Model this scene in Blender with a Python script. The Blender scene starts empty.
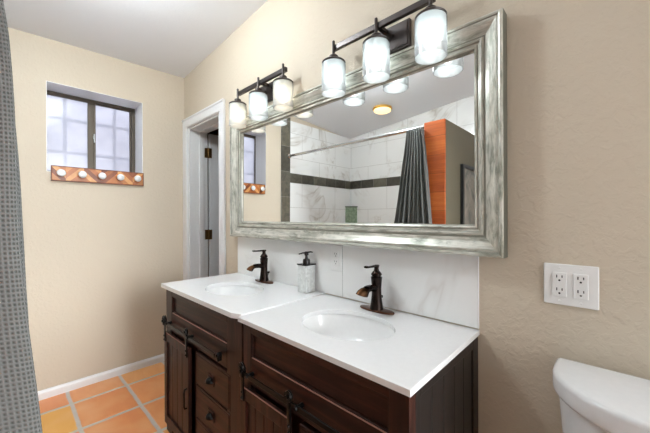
import bpy, bmesh, math, random
from mathutils import Vector, Matrix
PI = math.pi
random.seed(7)
S = bpy.context.scene
C = S.collection

# ------------------------------------------------------------------ camera
YAW = math.radians(46.02); ROLL = math.radians(-0.22)
CAMLOC = Vector((2.8953, -1.15, 1.253))
fw = Vector((-math.cos(YAW), math.sin(YAW), 0))
rt = fw.cross(Vector((0, 0, 1))).normalized()
up = Vector((0, 0, 1))
r2 = math.cos(ROLL)*rt + math.sin(ROLL)*up
u2 = -math.sin(ROLL)*rt + math.cos(ROLL)*up
cam = bpy.data.cameras.new('camera')
cam.sensor_width = 36.0; cam.sensor_fit = 'HORIZONTAL'
cam.lens = 310.0/650.0*36.0
cam.clip_start = 0.02
camo = bpy.data.objects.new('camera', cam); C.objects.link(camo)
M = Matrix((r2, u2, -fw)).transposed().to_4x4(); M.translation = CAMLOC
camo.matrix_world = M
S.camera = camo

# ------------------------------------------------------------------ world, daylight, exposure
W = bpy.data.worlds.new('sky'); S.world = W; W.use_nodes = True
W.node_tree.nodes['Background'].inputs[0].default_value = (0.94, 0.965, 1.0, 1)
W.node_tree.nodes['Background'].inputs[1].default_value = 1.75
# low sun added as fill, entering by the added east window behind the camera
sun = bpy.data.lights.new('sun', 'SUN'); sun.energy = 1.7; sun.angle = math.radians(24); sun.color = (0.92, 0.97, 1.0)
suno = bpy.data.objects.new('sun', sun); C.objects.link(suno)
suno.rotation_euler = Vector((-0.975, -0.10, -0.16)).to_track_quat('-Z', 'Y').to_euler()
BULB = 5.0          # emission of the vanity bulbs
FILL_W = 37.0        # added globe lamp that brightens the room
S.view_settings.view_transform = 'Standard'
S.view_settings.look = 'None'
S.view_settings.exposure = 1.18
S.view_settings.gamma = 1.0
S.view_settings.use_curve_mapping = False

# ------------------------------------------------------------------ material helpers
def lin(c):
    return tuple(((v/255.0)/12.92 if v/255.0 <= 0.04045 else ((v/255.0+0.055)/1.055)**2.4) for v in c) + (1.0,)
class NT:
    def __init__(s, name):
        s.m = bpy.data.materials.new(name); s.m.use_nodes = True
        s.t = s.m.node_tree; s.b = s.t.nodes['Principled BSDF']; s.out = s.t.nodes['Material Output']
    def n(s, typ, **kw):
        nd = s.t.nodes.new(typ)
        for k, v in kw.items(): setattr(nd, k, v)
        return nd
    def link(s, a, b): s.t.links.new(a, b)
    def set(s, **kw):
        for k, v in kw.items():
            s.b.inputs[k.replace('_', ' ')].default_value = v
    def coord(s, scale=(1, 1, 1), rot=(0, 0, 0), kind='Object'):
        tc = s.n('ShaderNodeTexCoord'); mp = s.n('ShaderNodeMapping')
        mp.inputs['Scale'].default_value = scale; mp.inputs['Rotation'].default_value = rot
        s.link(tc.outputs[kind], mp.inputs[0]); return mp.outputs[0]
    def noise(s, vec, scale, detail=3, rough=0.5, dist=0.0):
        nd = s.n('ShaderNodeTexNoise'); s.link(vec, nd.inputs['Vector'])
        nd.inputs['Scale'].default_value = scale; nd.inputs['Detail'].default_value = detail
        nd.inputs['Roughness'].default_value = rough; nd.inputs['Distortion'].default_value = dist
        return nd.outputs['Fac']
    def ramp(s, fac, stops, interp='LINEAR'):
        nd = s.n('ShaderNodeValToRGB'); nd.color_ramp.interpolation = interp
        e = nd.color_ramp.elements
        while len(e) < len(stops): e.new(0.5)
        for i, (p, c) in enumerate(stops):
            e[i].position = p; e[i].color = c if len(c) == 4 else lin(c)
        s.link(fac, nd.inputs[0]); return nd.outputs[0]
    def math(s, op, a, b=None, c=None):
        nd = s.n('ShaderNodeMath', operation=op)
        for i, v in enumerate((a, b, c)):
            if v is None: continue
            if isinstance(v, (int, float)): nd.inputs[i].default_value = v
            else: s.link(v, nd.inputs[i])
        return nd.outputs[0]
    def mix(s, fac, a, b, blend='MIX'):
        nd = s.n('ShaderNodeMix', data_type='RGBA', blend_type=blend)
        for i, v in ((0, fac), (6, a), (7, b)):
            if isinstance(v, (int, float)): nd.inputs[i].default_value = v
            elif isinstance(v, tuple): nd.inputs[i].default_value = v if len(v) == 4 else lin(v)
            else: s.link(v, nd.inputs[i])
        return nd.outputs[2]
    def bump(s, h, strength=0.3, dist=0.01):
        nd = s.n('ShaderNodeBump'); nd.inputs['Strength'].default_value = strength
        nd.inputs['Distance'].default_value = dist
        s.link(h, nd.inputs['Height']); s.link(nd.outputs[0], s.b.inputs['Normal'])
    def color(s, out): s.link(out, s.b.inputs['Base Color'])
    def sep(s, vec):
        nd = s.n('ShaderNodeSeparateXYZ'); s.link(vec, nd.inputs[0]); return nd.outputs
    def comb(s, x, y, z=0.0):
        nd = s.n('ShaderNodeCombineXYZ')
        for i, v in enumerate((x, y, z)):
            if isinstance(v, (int, float)): nd.inputs[i].default_value = v
            else: s.link(v, nd.inputs[i])
        return nd.outputs[0]
    def white(s, vec):
        nd = s.n('ShaderNodeTexWhiteNoise', noise_dimensions='3D'); s.link(vec, nd.inputs[0]); return nd.outputs['Value']

def plain(name, col, rough=0.5, metal=0.0, **kw):
    m = NT(name); m.set(Base_Color=lin(col), Roughness=rough, Metallic=metal, **kw)
    v = m.coord(); f = m.noise(v, 60, 2)
    m.color(m.mix(f, tuple(x*0.94 for x in lin(col)[:3]) + (1,), lin(col)))
    return m.m

def wall_paint(name, col, bump=0.24):
    m = NT(name); m.set(Roughness=0.62)
    v = m.coord()
    big = m.noise(v, 2.2, 2)
    c = lin(col)
    m.color(m.mix(big, tuple(x*0.965 for x in c[:3]) + (1,), tuple(min(1, x*1.03) for x in c[:3]) + (1,)))
    a = m.noise(v, 42, 3, 0.55, 0.6)
    flat = m.ramp(a, [(0.46, (0, 0, 0, 1)), (0.60, (1, 1, 1, 1))])
    b = m.noise(v, 160, 2)
    h = m.math('ADD', flat, m.math('MULTIPLY', b, 0.35))
    m.bump(h, bump, 0.004)
    return m.m

def wood(name, cols, axis='z', rough=0.42, scale=1.0, bump=0.05):
    m = NT(name); m.set(Roughness=rough, Specular_IOR_Level=0.32)
    sc = {'x': (1.6, 22, 22), 'y': (22, 1.6, 22), 'z': (22, 22, 1.6)}[axis]
    v = m.coord(tuple(k*scale for k in sc))
    f = m.noise(v, 1.6, 5, 0.62, 0.9)
    v2 = m.coord(); f2 = m.noise(v2, 4.0, 2)
    mixf = m.math('ADD', m.math('MULTIPLY', f, 0.75), m.math('MULTIPLY', f2, 0.25))
    n = len(cols)
    m.color(m.ramp(mixf, [(0.30 + 0.4*i/(n-1), cols[i]) for i in range(n)]))
    m.bump(f, bump, 0.002)
    return m.m

def marble(name, tile=None, base=(226, 226, 227), vein=(186, 178, 170), rough=0.18, axes='xz', vs=1.0):
    m = NT(name); m.set(Roughness=rough)
    v = m.coord(rot=(0.3, 0.5, 0.4))
    d = m.noise(v, 1.3*vs, 4, 0.6, 0.9)
    ln = m.math('ABSOLUTE', m.math('SUBTRACT', d, 0.5))
    vv = m.ramp(ln, [(0.0, (1, 1, 1, 1)), (0.012, (0.45, 0.45, 0.45, 1)), (0.045, (0, 0, 0, 1))])
    patch = m.ramp(m.noise(v, 2.1*vs, 2), [(0.42, (0, 0, 0, 1)), (0.62, (1, 1, 1, 1))])
    vf = m.math('MULTIPLY', vv, m.math('MULTIPLY', patch, 0.75))
    cl = m.mix(m.math('MULTIPLY', m.noise(v, 3.0, 3), 0.5), base, tuple(int(k*0.955) for k in base))
    col = m.mix(vf, cl, vein)
    if tile:
        tw, th, ox, oz, half = tile
        p = m.sep(m.coord())
        ax = {'x': 0, 'y': 1}[axes[0]]
        row = m.math('FLOOR', m.math('DIVIDE', m.math('SUBTRACT', p[2], oz), th))
        off = m.math('MULTIPLY', m.math('FLOORED_MODULO', row, 2.0), half)
        fx = m.math('FRACT', m.math('ADD', m.math('DIVIDE', m.math('SUBTRACT', p[ax], ox), tw), off))
        fz = m.math('FRACT', m.math('DIVIDE', m.math('SUBTRACT', p[2], oz), th))
        gx = m.math('LESS_THAN', fx, 0.004/tw); gz = m.math('LESS_THAN', fz, 0.004/th)
        g = m.math('MAXIMUM', gx, gz)
        col = m.mix(g, col, (190, 188, 184))
    m.color(col)
    return m.m

# ------------------------------------------------------------------ materials
M_wall = wall_paint('beige_wall_paint', (207, 194, 174))
M_ceil = wall_paint('white_ceiling_paint', (238, 241, 246), 0.08)
M_white = plain('white_trim_paint', (236, 236, 236), 0.35)
M_door = plain('white_door_paint', (225, 226, 228), 0.4)
M_porc = plain('white_porcelain', (238, 239, 240), 0.08)
M_quartz = plain('white_quartz', (240, 240, 240), 0.16)
M_plastic = plain('white_plastic', (240, 240, 238), 0.3)
M_slot = plain('dark_slot', (22, 20, 20), 0.6)
M_steel = plain('brushed_steel', (170, 172, 172), 0.28, 1.0)
M_chrome = plain('chrome', (222, 224, 226), 0.08, 1.0)
M_blackmetal = plain('black_iron', (26, 25, 25), 0.3, 0.7)
M_bronzefix = plain('dark_bronze_fixture', (84, 78, 76), 0.34, 0.85)
M_bronzeframe = plain('bronze_window_frame', (88, 79, 68), 0.45, 0.4)
M_brass = plain('aged_brass', (120, 92, 58), 0.35, 0.9)
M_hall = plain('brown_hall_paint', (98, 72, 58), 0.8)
M_taupe = wall_paint('taupe_partition_paint', (106, 100, 82), 0.1)
M_bars = plain('grey_security_bars', (84, 88, 96), 0.5)

WCOL = [(27, 14, 11), (50, 26, 20), (82, 44, 33)]
M_woodv = wood('dark_mahogany_vertical_grain', WCOL, 'z')
M_woodh = wood('dark_mahogany_horizontal_grain', WCOL, 'x')
M_woody = wood('dark_espresso_end_panel', [(29, 24, 22), (38, 32, 29), (48, 40, 36)], 'z')

M_wornhi = plain('pale_worn_highlight_wood', (164, 118, 102), 0.4)  # edge highlight, along with wear, put into a pale colour
def faucet_metal():
    m = NT('oil_rubbed_bronze'); m.set(Metallic=0.85, Roughness=0.26)
    v = m.coord(); f = m.noise(v, 30, 3, 0.6)
    lw = m.n('ShaderNodeLayerWeight'); 
    m.color(m.ramp(f, [(0.35, (30, 24, 22)), (0.62, (48, 37, 32)), (0.78, (104, 66, 44))]))
    return m.m
M_orb = faucet_metal()
M_plate = plain('copper_edged_bronze', (92, 62, 46), 0.3, 0.85)
M_gold = plain('worn_copper_bronze', (118, 82, 54), 0.3, 0.9)

def frame_mat(name, axis):
    m = NT(name); m.set(Roughness=0.34, Metallic=0.35)
    sc = {'x': (7, 40, 40), 'z': (40, 40, 7)}[axis]
    v = m.coord(sc); f = m.noise(v, 1.5, 5, 0.68, 0.7)
    v2 = m.coord(); f2 = m.noise(v2, 9, 3, 0.6)
    k = m.math('ADD', m.math('MULTIPLY', f, 0.7), m.math('MULTIPLY', f2, 0.3))
    m.color(m.ramp(k, [(0.30, (104, 108, 98)), (0.42, (160, 161, 148)), (0.50, (198, 197, 186)), (0.62, (224, 222, 212))]))
    m.bump(f, 0.25, 0.002)
    return m.m
M_framex = frame_mat('distressed_silver_leaf_horizontal', 'x')
M_framez = frame_mat('distressed_silver_leaf_vertical', 'z')

M_glaze = plain('dark_antique_glaze', (142, 142, 130), 0.4)
M_frameside = plain('dark_frame_side', (92, 93, 82), 0.45)  # darker grey-green on the outer sides of the frame
def mirror_mat():
    m = NT('mirror_glass'); m.set(Base_Color=(0.93, 0.94, 0.93, 1), Metallic=1.0, Roughness=0.0); return m.m
M_mirror = mirror_mat()

def floor_mat():
    m = NT('saltillo_terracotta_tiles'); m.set(Roughness=0.34)
    v = m.coord(); p = m.sep(v)
    wob = m.math('MULTIPLY', m.math('SUBTRACT', m.noise(v, 9, 2), 0.5), 0.035)
    u = m.math('ADD', m.math('DIVIDE', m.math('SUBTRACT', p[0], 0.221), 0.357), wob)
    w = m.math('ADD', m.math('DIVIDE', m.math('ADD', p[1], 0.838), 0.320), wob)
    cell = m.comb(m.math('FLOOR', u), m.math('FLOOR', w))
    rnd = m.white(cell)
    cl = m.ramp(rnd, [(0.0, (242, 158, 100)), (0.3, (246, 178, 118)), (0.55, (238, 150, 92)), (0.8, (248, 188, 124)), (1.0, (246, 182, 88))])
    st = m.noise(m.coord((1, 3, 1)), 5, 4, 0.6, 0.8)
    cl = m.mix(m.math('MULTIPLY', st, 0.6), cl, (218, 124, 72))
    ya = m.math('MULTIPLY', m.math('COMPARE', m.math('FLOOR', u), 0.0, 0.1), m.math('COMPARE', m.math('FLOOR', w), -1.0, 0.1))
    cl = m.mix(m.math('MULTIPLY', ya, 0.8), cl, (242, 182, 82))
    hi = m.noise(v, 3.3, 2)
    cl = m.mix(m.ramp(hi, [(0.5, (0, 0, 0, 1)), (0.75, (0.6, 0.6, 0.6, 1))]), cl, (246, 196, 142))
    def edge(t):
        f = m.math('FRACT', t); return m.math('MINIMUM', f, m.math('SUBTRACT', 1.0, f))
    e = m.math('MINIMUM', edge(u), edge(w))
    g = m.ramp(e, [(0.026, (1, 1, 1, 1)), (0.040, (0, 0, 0, 1))])
    gc = m.mix(m.noise(v, 40, 3), (192, 184, 177), (212, 205, 198))
    m.color(m.mix(g, cl, gc))
    hgt = m.ramp(e, [(0.02, (0, 0, 0, 1)), (0.06, (1, 1, 1, 1))])
    m.bump(m.math('ADD', hgt, m.math('MULTIPLY', st, 0.15)), 0.5, 0.006)
    return m.m
M_floor = floor_mat()

M_bs = marble('marble_look_backsplash_tile', None, vs=1.0, base=(243, 243, 241), vein=(198, 190, 182))
M_tileS = marble('marble_look_shower_tile_long_wall', (0.61, 0.30, 0.02, 0.175, 0.5), axes='xz', vs=1.2, base=(244, 244, 243), vein=(176, 166, 152))
M_tileW = marble('marble_look_shower_tile_end_wall', (0.61, 0.30, 0.35, 0.175, 0.5), axes='yz', vs=1.2, base=(244, 244, 243), vein=(176, 166, 152))

def slate(name, along, size):
    m = NT(name); m.set(Roughness=0.3)
    p = m.sep(m.coord()); k = {'x': 0, 'y': 1, 'z': 2}[along]
    t = m.math('DIVIDE', p[k], size)
    rnd = m.white(m.comb(m.math('FLOOR', t), 3.0))
    v = m.coord((8, 8, 8)); n = m.noise(v, 1.5, 4, 0.65, 1.2)
    kf = m.math('ADD', m.math('MULTIPLY', rnd, 0.35), m.math('MULTIPLY', n, 0.65))
    cl = m.ramp(kf, [(0.3, (58, 55, 48)), (0.5, (84, 80, 70)), (0.7, (112, 106, 92))])
    fr = m.math('LESS_THAN', m.math('FRACT', t), 0.004/size)
    m.color(m.mix(fr, cl, (150, 146, 138)))
    return m.m
M_slatez = slate('slate_strip_vertical', 'z', 0.30)
M_slatex = slate('slate_band_long_wall', 'x', 0.21)
M_slatey = slate('slate_band_end_wall', 'y', 0.21)

def orange_wood():
    m = NT('orange_cedar_boards'); m.set(Roughness=0.4)
    v = m.coord((2.5, 2.5, 26)); f = m.noise(v, 1.5, 5, 0.6, 0.8)
    p = m.sep(m.coord()); t = m.math('DIVIDE', p[2], 0.145)
    rnd = m.white(m.comb(m.math('FLOOR', t), 1.0))
    k = m.math('ADD', m.math('MULTIPLY', f, 0.7), m.math('MULTIPLY', rnd, 0.3))
    cl = m.ramp(k, [(0.28, (176, 82, 30)), (0.5, (204, 102, 40)), (0.72, (222, 128, 58))])
    line = m.math('LESS_THAN', m.math('FRACT', t), 0.022)
    m.color(m.mix(line, cl, (140, 66, 28)))
    return m.m
M_orange = orange_wood()

def chevron():
    m = NT('chevron_reclaimed_wood'); m.set(Roughness=0.38)
    v = m.coord(); p = m.sep(v)
    per = 0.21
    tri = m.math('ABSOLUTE', m.math('SUBTRACT', m.math('FRACT', m.math('DIVIDE', p[1], per)), 0.5))
    side = m.math('GREATER_THAN', m.math('FRACT', m.math('DIVIDE', p[1], per)), 0.5)
    d = m.math('DIVIDE', m.math('ADD', p[2], m.math('MULTIPLY', tri, per*1.0)), 0.040)
    rnd = m.white(m.comb(m.math('FLOOR', d), side, m.math('FLOOR', m.math('DIVIDE', p[1], per))))
    n = m.noise(m.coord((30, 30, 30)), 1.2, 3)
    k = m.math('ADD', m.math('MULTIPLY', rnd, 0.75), m.math('MULTIPLY', n, 0.25))
    m.color(m.ramp(k, [(0.1, (112, 56, 28)), (0.35, (158, 86, 42)), (0.6, (190, 116, 60)), (0.9, (216, 160, 98))]))
    return m.m
M_chev = chevron()
M_rackedge = plain('brown_rack_edge', (120, 64, 34), 0.45)

def curtain_mat():
    m = NT('grey_waffle_weave'); m.set(Roughness=0.85)
    uv = m.coord(kind='UV'); p = m.sep(uv)
    cs = 0.0095
    a = m.math('SINE', m.math('MULTIPLY', p[0], 2*PI/0.0080)); b = m.math('SINE', m.math('MULTIPLY', p[1], 2*PI/0.0112))
    h = m.math('MULTIPLY', m.math('ADD', m.math('MULTIPLY', a, 0.5), 0.5), m.math('ADD', m.math('MULTIPLY', b, 0.5), 0.5))
    n = m.noise(m.coord(), 14, 2)
    base = m.mix(n, (110, 112, 110), (126, 128, 126))
    m.color(m.mix(h, base, (80, 83, 78)))
    m.bump(h, 0.8, -0.004)
    m.set(Sheen_Weight=0.2)
    return m.m
M_curt = curtain_mat()

def shade_mat():
    m = NT('frosted_lamp_glass'); t = m.t
    tr = m.n('ShaderNodeBsdfTransparent'); tl = m.n('ShaderNodeBsdfTranslucent'); gl = m.n('ShaderNodeBsdfGlossy')
    tl.inputs[0].default_value = (0.72, 0.77, 0.77, 1); gl.inputs['Roughness'].default_value = 0.15
    tr.inputs[0].default_value = (0.97, 0.98, 0.98, 1)
    df = m.n('ShaderNodeBsdfDiffuse'); df.inputs[0].default_value = (0.85, 0.88, 0.88, 1)
    m0 = m.n('ShaderNodeMixShader'); m0.inputs[0].default_value = 0.35; m.link(tl.outputs[0], m0.inputs[1]); m.link(df.outputs[0], m0.inputs[2])
    m1 = m.n('ShaderNodeMixShader'); m1.inputs[0].default_value = 0.56; m.link(tr.outputs[0], m1.inputs[1]); m.link(m0.outputs[0], m1.inputs[2])
    fr = m.n('ShaderNodeFresnel'); fr.inputs[0].default_value = 1.25
    m2 = m.n('ShaderNodeMixShader'); m.link(fr.outputs[0], m2.inputs[0]); m.link(m1.outputs[0], m2.inputs[1]); m.link(gl.outputs[0], m2.inputs[2])
    m.link(m2.outputs[0], m.out.inputs[0])
    return m.m
M_shade = shade_mat()
def clear_rim():
    m = NT('clear_glass_rim'); 
    tr = m.n('ShaderNodeBsdfTransparent'); tl = m.n('ShaderNodeBsdfTranslucent'); gl = m.n('ShaderNodeBsdfGlossy'); gl.inputs['Roughness'].default_value = 0.1
    tl.inputs[0].default_value = (0.9, 0.94, 0.94, 1)
    df = m.n('ShaderNodeBsdfDiffuse'); df.inputs[0].default_value = (0.9, 0.93, 0.93, 1)
    m0 = m.n('ShaderNodeMixShader'); m0.inputs[0].default_value = 0.5; m.link(tl.outputs[0], m0.inputs[1]); m.link(df.outputs[0], m0.inputs[2])
    m1 = m.n('ShaderNodeMixShader'); m1.inputs[0].default_value = 0.55; m.link(tr.outputs[0], m1.inputs[1]); m.link(m0.outputs[0], m1.inputs[2])
    fr = m.n('ShaderNodeFresnel'); fr.inputs[0].default_value = 1.35
    m2 = m.n('ShaderNodeMixShader'); m.link(fr.outputs[0], m2.inputs[0]); m.link(m1.outputs[0], m2.inputs[1]); m.link(gl.outputs[0], m2.inputs[2])
    m.link(m2.outputs[0], m.out.inputs[0]); return m.m
M_rim = clear_rim()
def emit(name, col, strength):
    m = NT(name); m.set(Base_Color=(*col, 1), Emission_Color=(*col, 1), Emission_Strength=strength); return m.m
M_bulb = {'warm': emit('warm_bulb', (1.0, 0.84, 0.66), BULB*0.92), 'cool': emit('cool_bulb', (0.92, 0.97, 1.0), BULB)}
M_dome = emit('amber_dome_glass', (1.0, 0.72, 0.30), 0.9)
M_fillglobe = emit('fill_globe_glass', (0.89, 0.97, 1.0), FILL_W)  # glow of the added ceiling globe

def window_glass():
    m = NT('obscured_window_glass')
    tr = m.n('ShaderNodeBsdfTransparent'); tl = m.n('ShaderNodeBsdfTranslucent'); gl = m.n('ShaderNodeBsdfGlossy'); gl.inputs['Roughness'].default_value = 0.25
    v = m.coord(); f = m.noise(v, 8, 3)
    c = m.ramp(f, [(0.3, (0.64, 0.66, 0.75, 1)), (0.7, (0.72, 0.74, 0.83, 1))])
    m.link(c, tr.inputs[0]); m.link(c, tl.inputs[0])
    m1 = m.n('ShaderNodeMixShader'); m1.inputs[0].default_value = 0.42; m.link(tr.outputs[0], m1.inputs[1]); m.link(tl.outputs[0], m1.inputs[2])
    m2 = m.n('ShaderNodeMixShader'); m2.inputs[0].default_value = 0.05; m.link(m1.outputs[0], m2.inputs[1]); m.link(gl.outputs[0], m2.inputs[2])
    m.link(m2.outputs[0], m.out.inputs[0]); return m.m
M_wglass = window_glass()
def green_glass():
    m = NT('pale_green_glass'); m.set(Roughness=0.15, Base_Color=lin((132, 156, 132)))
    v = m.coord((30, 30, 30)); f = m.noise(v, 1.2, 3)
    m.color(m.ramp(f, [(0.3, (120, 140, 118)), (0.7, (164, 182, 158))])); return m.m
M_green = green_glass()
M_greencap = plain('dark_green_rim', (84, 96, 84), 0.4)
def soap_glass():
    m = NT('pearl_mosaic_glass'); m.set(Roughness=0.2)
    v = m.n('ShaderNodeTexVoronoi'); v.inputs['Scale'].default_value = 95
    m.link(m.coord(), v.inputs['Vector'])
    f = m.sep(v.outputs['Color'])[0]
    m.color(m.ramp(f, [(0.0, (206, 208, 205)), (0.5, (216, 218, 215)), (1.0, (226, 228, 225))]))
    m.bump(v.outputs['Distance'], 0.25, 0.002)
    return m.m
M_soap = soap_glass()
M_pump = plain('gunmetal_pump', (62, 60, 60), 0.25, 0.85)
def art_mat():
    m = NT('muted_abstract_print'); m.set(Roughness=0.4)
    f = m.noise(m.coord(), 5, 3, 0.6, 1.0)
    m.color(m.ramp(f, [(0.35, (96, 100, 98)), (0.5, (140, 136, 126)), (0.65, (168, 160, 148))])); return m.m
M_art = art_mat()
M_artframe = plain('charcoal_picture_frame', (44, 46, 48), 0.4)
M_sinkw = plain('white_sink_glaze', (247, 247, 246), 0.2)

# ------------------------------------------------------------------ mesh helpers
def BM(): return bmesh.new()
def box(bm, x0, x1, y0, y1, z0, z1, bev=0.0, seg=2):
    t = bmesh.new()
    bmesh.ops.create_cube(t, size=1.0)
    for v in t.verts:
        v.co = Vector((x0+(v.co.x+.5)*(x1-x0), y0+(v.co.y+.5)*(y1-y0), z0+(v.co.z+.5)*(z1-z0)))
    if bev > 0:
        bmesh.ops.bevel(t, geom=t.edges[:], offset=bev, segments=seg, profile=0.5, affect='EDGES')
    merge(bm, t)
    return bm
def merge(bm, t):
    me = bpy.data.meshes.new('tmp'); t.to_mesh(me); t.free(); bm.from_mesh(me); bpy.data.meshes.remove(me)
def lathe(bm, prof, loc, axis='z', n=28, close=False):
    """prof: list of (r, h) along the axis"""
    t = bmesh.new(); rings = []
    for r, h in prof:
        ring = []
        for i in range(n):
            a = 2*PI*i/n; c, s = math.cos(a)*r, math.sin(a)*r
            co = {'z': (c, s, h), 'y': (c, h, s), 'x': (h, c, s)}[axis]
            ring.append(t.verts.new(Vector(co)+Vector(loc)))
        rings.append(ring)
    for a, b in zip(rings, rings[1:]):
        for i in range(n):
            t.faces.new((a[i], a[(i+1) % n], b[(i+1) % n], b[i]))
    if close:
        for i in range(n): t.faces.new((rings[-1][i], rings[-1][(i+1) % n], rings[0][(i+1) % n], rings[0][i]))
    else:
        t.faces.new(rings[0]); t.faces.new(list(reversed(rings[-1])))
    bmesh.ops.recalc_face_normals(t, faces=t.faces[:])
    merge(bm, t); return bm
def cyl(bm, p0, p1, r, r1=None, n=20):
    return tube(bm, [p0, p1], [r, r if r1 is None else r1], n)
def tube(bm, pts, rads, n=16, flat=1.0):
    pts = [Vector(p) for p in pts]
    if isinstance(rads, (int, float)): rads = [rads]*len(pts)
    t = bmesh.new(); rings = []; ref = None
    for i, p in enumerate(pts):
        d = (pts[min(i+1, len(pts)-1)] - pts[max(i-1, 0)]).normalized()
        if ref is None:
            ref = Vector((0, 0, 1)) if abs(d.z) < 0.9 else Vector((1, 0, 0))
        a = (ref - d*ref.dot(d)).normalized(); b = d.cross(a); ref = a
        rings.append([t.verts.new(p + (a*math.cos(2*PI*k/n)*flat + b*math.sin(2*PI*k/n))*rads[i]) for k in range(n)])
    for a, b in zip(rings, rings[1:]):
        for k in range(n): t.faces.new((a[k], a[(k+1) % n], b[(k+1) % n], b[k]))
    t.faces.new(rings[0]); t.faces.new(list(reversed(rings[-1])))
    bmesh.ops.recalc_face_normals(t, faces=t.faces[:])
    merge(bm, t); return bm
def prism(bm, poly, z0, z1, bev=0.0, seg=3, top_only=False):
    t = bmesh.new()
    lo = [t.verts.new((x, y, z0)) for x, y in poly]; hi = [t.verts.new((x, y, z1)) for x, y in poly]
    n = len(poly)
    for i in range(n): t.faces.new((lo[i], lo[(i+1) % n], hi[(i+1) % n], hi[i]))
    ft = t.faces.new(hi); fb = t.faces.new(list(reversed(lo)))
    bmesh.ops.recalc_face_normals(t, faces=t.faces[:])
    if bev > 0:
        ed = set(ft.edges) if top_only else set(ft.edges) | set(fb.edges)
        bmesh.ops.bevel(t, geom=list(ed), offset=bev, segments=seg, profile=0.5, affect='EDGES')
    merge(bm, t); return bm
def rod_poly(bm, prof, x0, x1):
    """extrude a (y,z) profile along x"""
    t = bmesh.new(); a = [t.verts.new((x0, y, z)) for y, z in prof]; b = [t.verts.new((x1, y, z)) for y, z in prof]
    n = len(prof)
    for i in range(n): t.faces.new((a[i], a[(i+1) % n], b[(i+1) % n], b[i]))
    t.faces.new(a); t.faces.new(list(reversed(b)))
    bmesh.ops.recalc_face_normals(t, faces=t.faces[:]); merge(bm, t); return bm
def rloc(o):
    while o.parent: o = o.parent
    return Vector(o.location)
def obj(name, bm, mat, parent=None, smooth=None, origin=None):
    me = bpy.data.meshes.new(name)
    if parent: org = rloc(parent)
    elif origin is not None: org = Vector(origin)
    else: org = Vector((0, 0, 0))
    bmesh.ops.translate(bm, verts=bm.verts[:], vec=-org)
    bm.to_mesh(me); bm.free()
    for m in (mat if isinstance(mat, list) else [mat]): me.materials.append(m)
    if smooth is not None:
        for p in me.polygons: p.use_smooth = True
        try: me.set_sharp_from_angle(angle=math.radians(smooth))
        except Exception: pass
    o = bpy.data.objects.new(name, me); C.objects.link(o)
    if parent: o.parent = parent
    else: o.location = org
    return o
def tag(o, label, cat, group=None):
    o['label'] = label; o['category'] = cat
    if group: o['group'] = group
    return o
def thing(name, label, cat, loc, group=None):
    o = bpy.data.objects.new(name, None); o.empty_display_size = 0.05
    C.objects.link(o); o.location = loc
    return tag(o, label, cat, group)
def struct(name, bm, mat, parent=None, smooth=None, label=None):
    o = obj(name, bm, mat, parent, smooth)
    if parent is None: o['kind'] = 'structure'
    if label: o['label'] = label
    return o
def dup(root, loc, label, group=None):
    r = root.copy(); C.objects.link(r); r.location = loc; r['label'] = label
    if group: r['group'] = group
    for ch in list(root.children):
        c = ch.copy(); C.objects.link(c); c.parent = r
        for g in list(ch.children):
            d = g.copy(); C.objects.link(d); d.parent = c
    return r

# ------------------------------------------------------------------ room shell
XE, YS = 4.2, -2.425        # east wall, south (tiled) wall
TH = 0.165                   # wall thickness
ZT = 3.1
# window 1: y -0.942..-0.341, z 1.595..2.208 in the west wall; door 1: x 0.10..0.69 in the north wall
WY0, WY1, WZ0, WZ1 = -0.943, -0.341, 1.575, 2.208
DX0, DX1, DZ = 0.10, 0.688, 2.045
TW = 0.26                    # the west wall is thicker
b = BM()
box(b, -TW, 0, YS, WY0, 0, ZT); box(b, -TW, 0, WY1, TH, 0, ZT)
box(b, -TW, 0, WY0, WY1, 0, WZ0); box(b, -TW, 0, WY0, WY1, WZ1, ZT)
struct('wall_west', b, M_wall)
b = BM()
box(b, 0, DX0, 0, TH, 0, ZT); box(b, DX1, XE, 0, TH, 0, ZT); box(b, DX0, DX1, 0, TH, DZ, ZT)
struct('wall_north', b, M_wall)
b = BM(); box(b, -TH, XE, YS-TH, YS, 0, ZT); struct('wall_south', b, M_tileS)
b = BM()                                   # east wall with a hole for the added window behind the camera
EY0, EY1, EZ0, EZ1 = -1.20, -0.08, 0.45, 2.30
box(b, XE, XE+TH, YS-TH, EY0, 0, ZT); box(b, XE, XE+TH, EY1, TH, 0, ZT)
box(b, XE, XE+TH, EY0, EY1, 0, EZ0); box(b, XE, XE+TH, EY0, EY1, EZ1, ZT)
struct('wall_east', b, M_wall)
b = BM(); box(b, -TH, XE+TH, YS-TH, TH, -0.1, 0); struct('floor', b, M_floor)
# gently sloping ceiling
b = BM()
def ceil_z(x, y):
    pts = [(0.0, 2.524, .064), (-1.137, 2.500, .080), (-2.43, 2.412, .100)]
    y = max(-2.7, min(0.2, y))
    for (ya, za, sa), (yb, zb, sb) in zip(pts, pts[1:]):
        if y >= yb or yb == -2.43:
            t = (y-ya)/(yb-ya); return za+(zb-za)*t + (sa+(sb-sa)*t)*x
NX, NY = 12, 14
g0, g1 = [], []
for j in range(NY+1):
    y = TH + (YS-TH-TH)*j/NY
    r0, r1 = [], []
    for i in range(NX+1):
        x = -TH + (XE+2*TH)*i/NX
        z = ceil_z(x, y)
        r0.append(b.verts.new((x, y, z))); r1.append(b.verts.new((x, y, z+0.12)))
    g0.append(r0); g1.append(r1)
for j in range(NY):
    for i in range(NX):
        b.faces.new((g0[j][i], g0[j][i+1], g0[j+1][i+1], g0[j+1][i])); b.faces.new((g1[j][i], g1[j+1][i], g1[j+1][i+1], g1[j][i+1]))
for i in range(NX):
    b.faces.new((g0[0][i], g1[0][i], g1[0][i+1], g0[0][i+1])); b.faces.new((g0[NY][i], g0[NY][i+1], g1[NY][i+1], g1[NY][i]))
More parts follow.
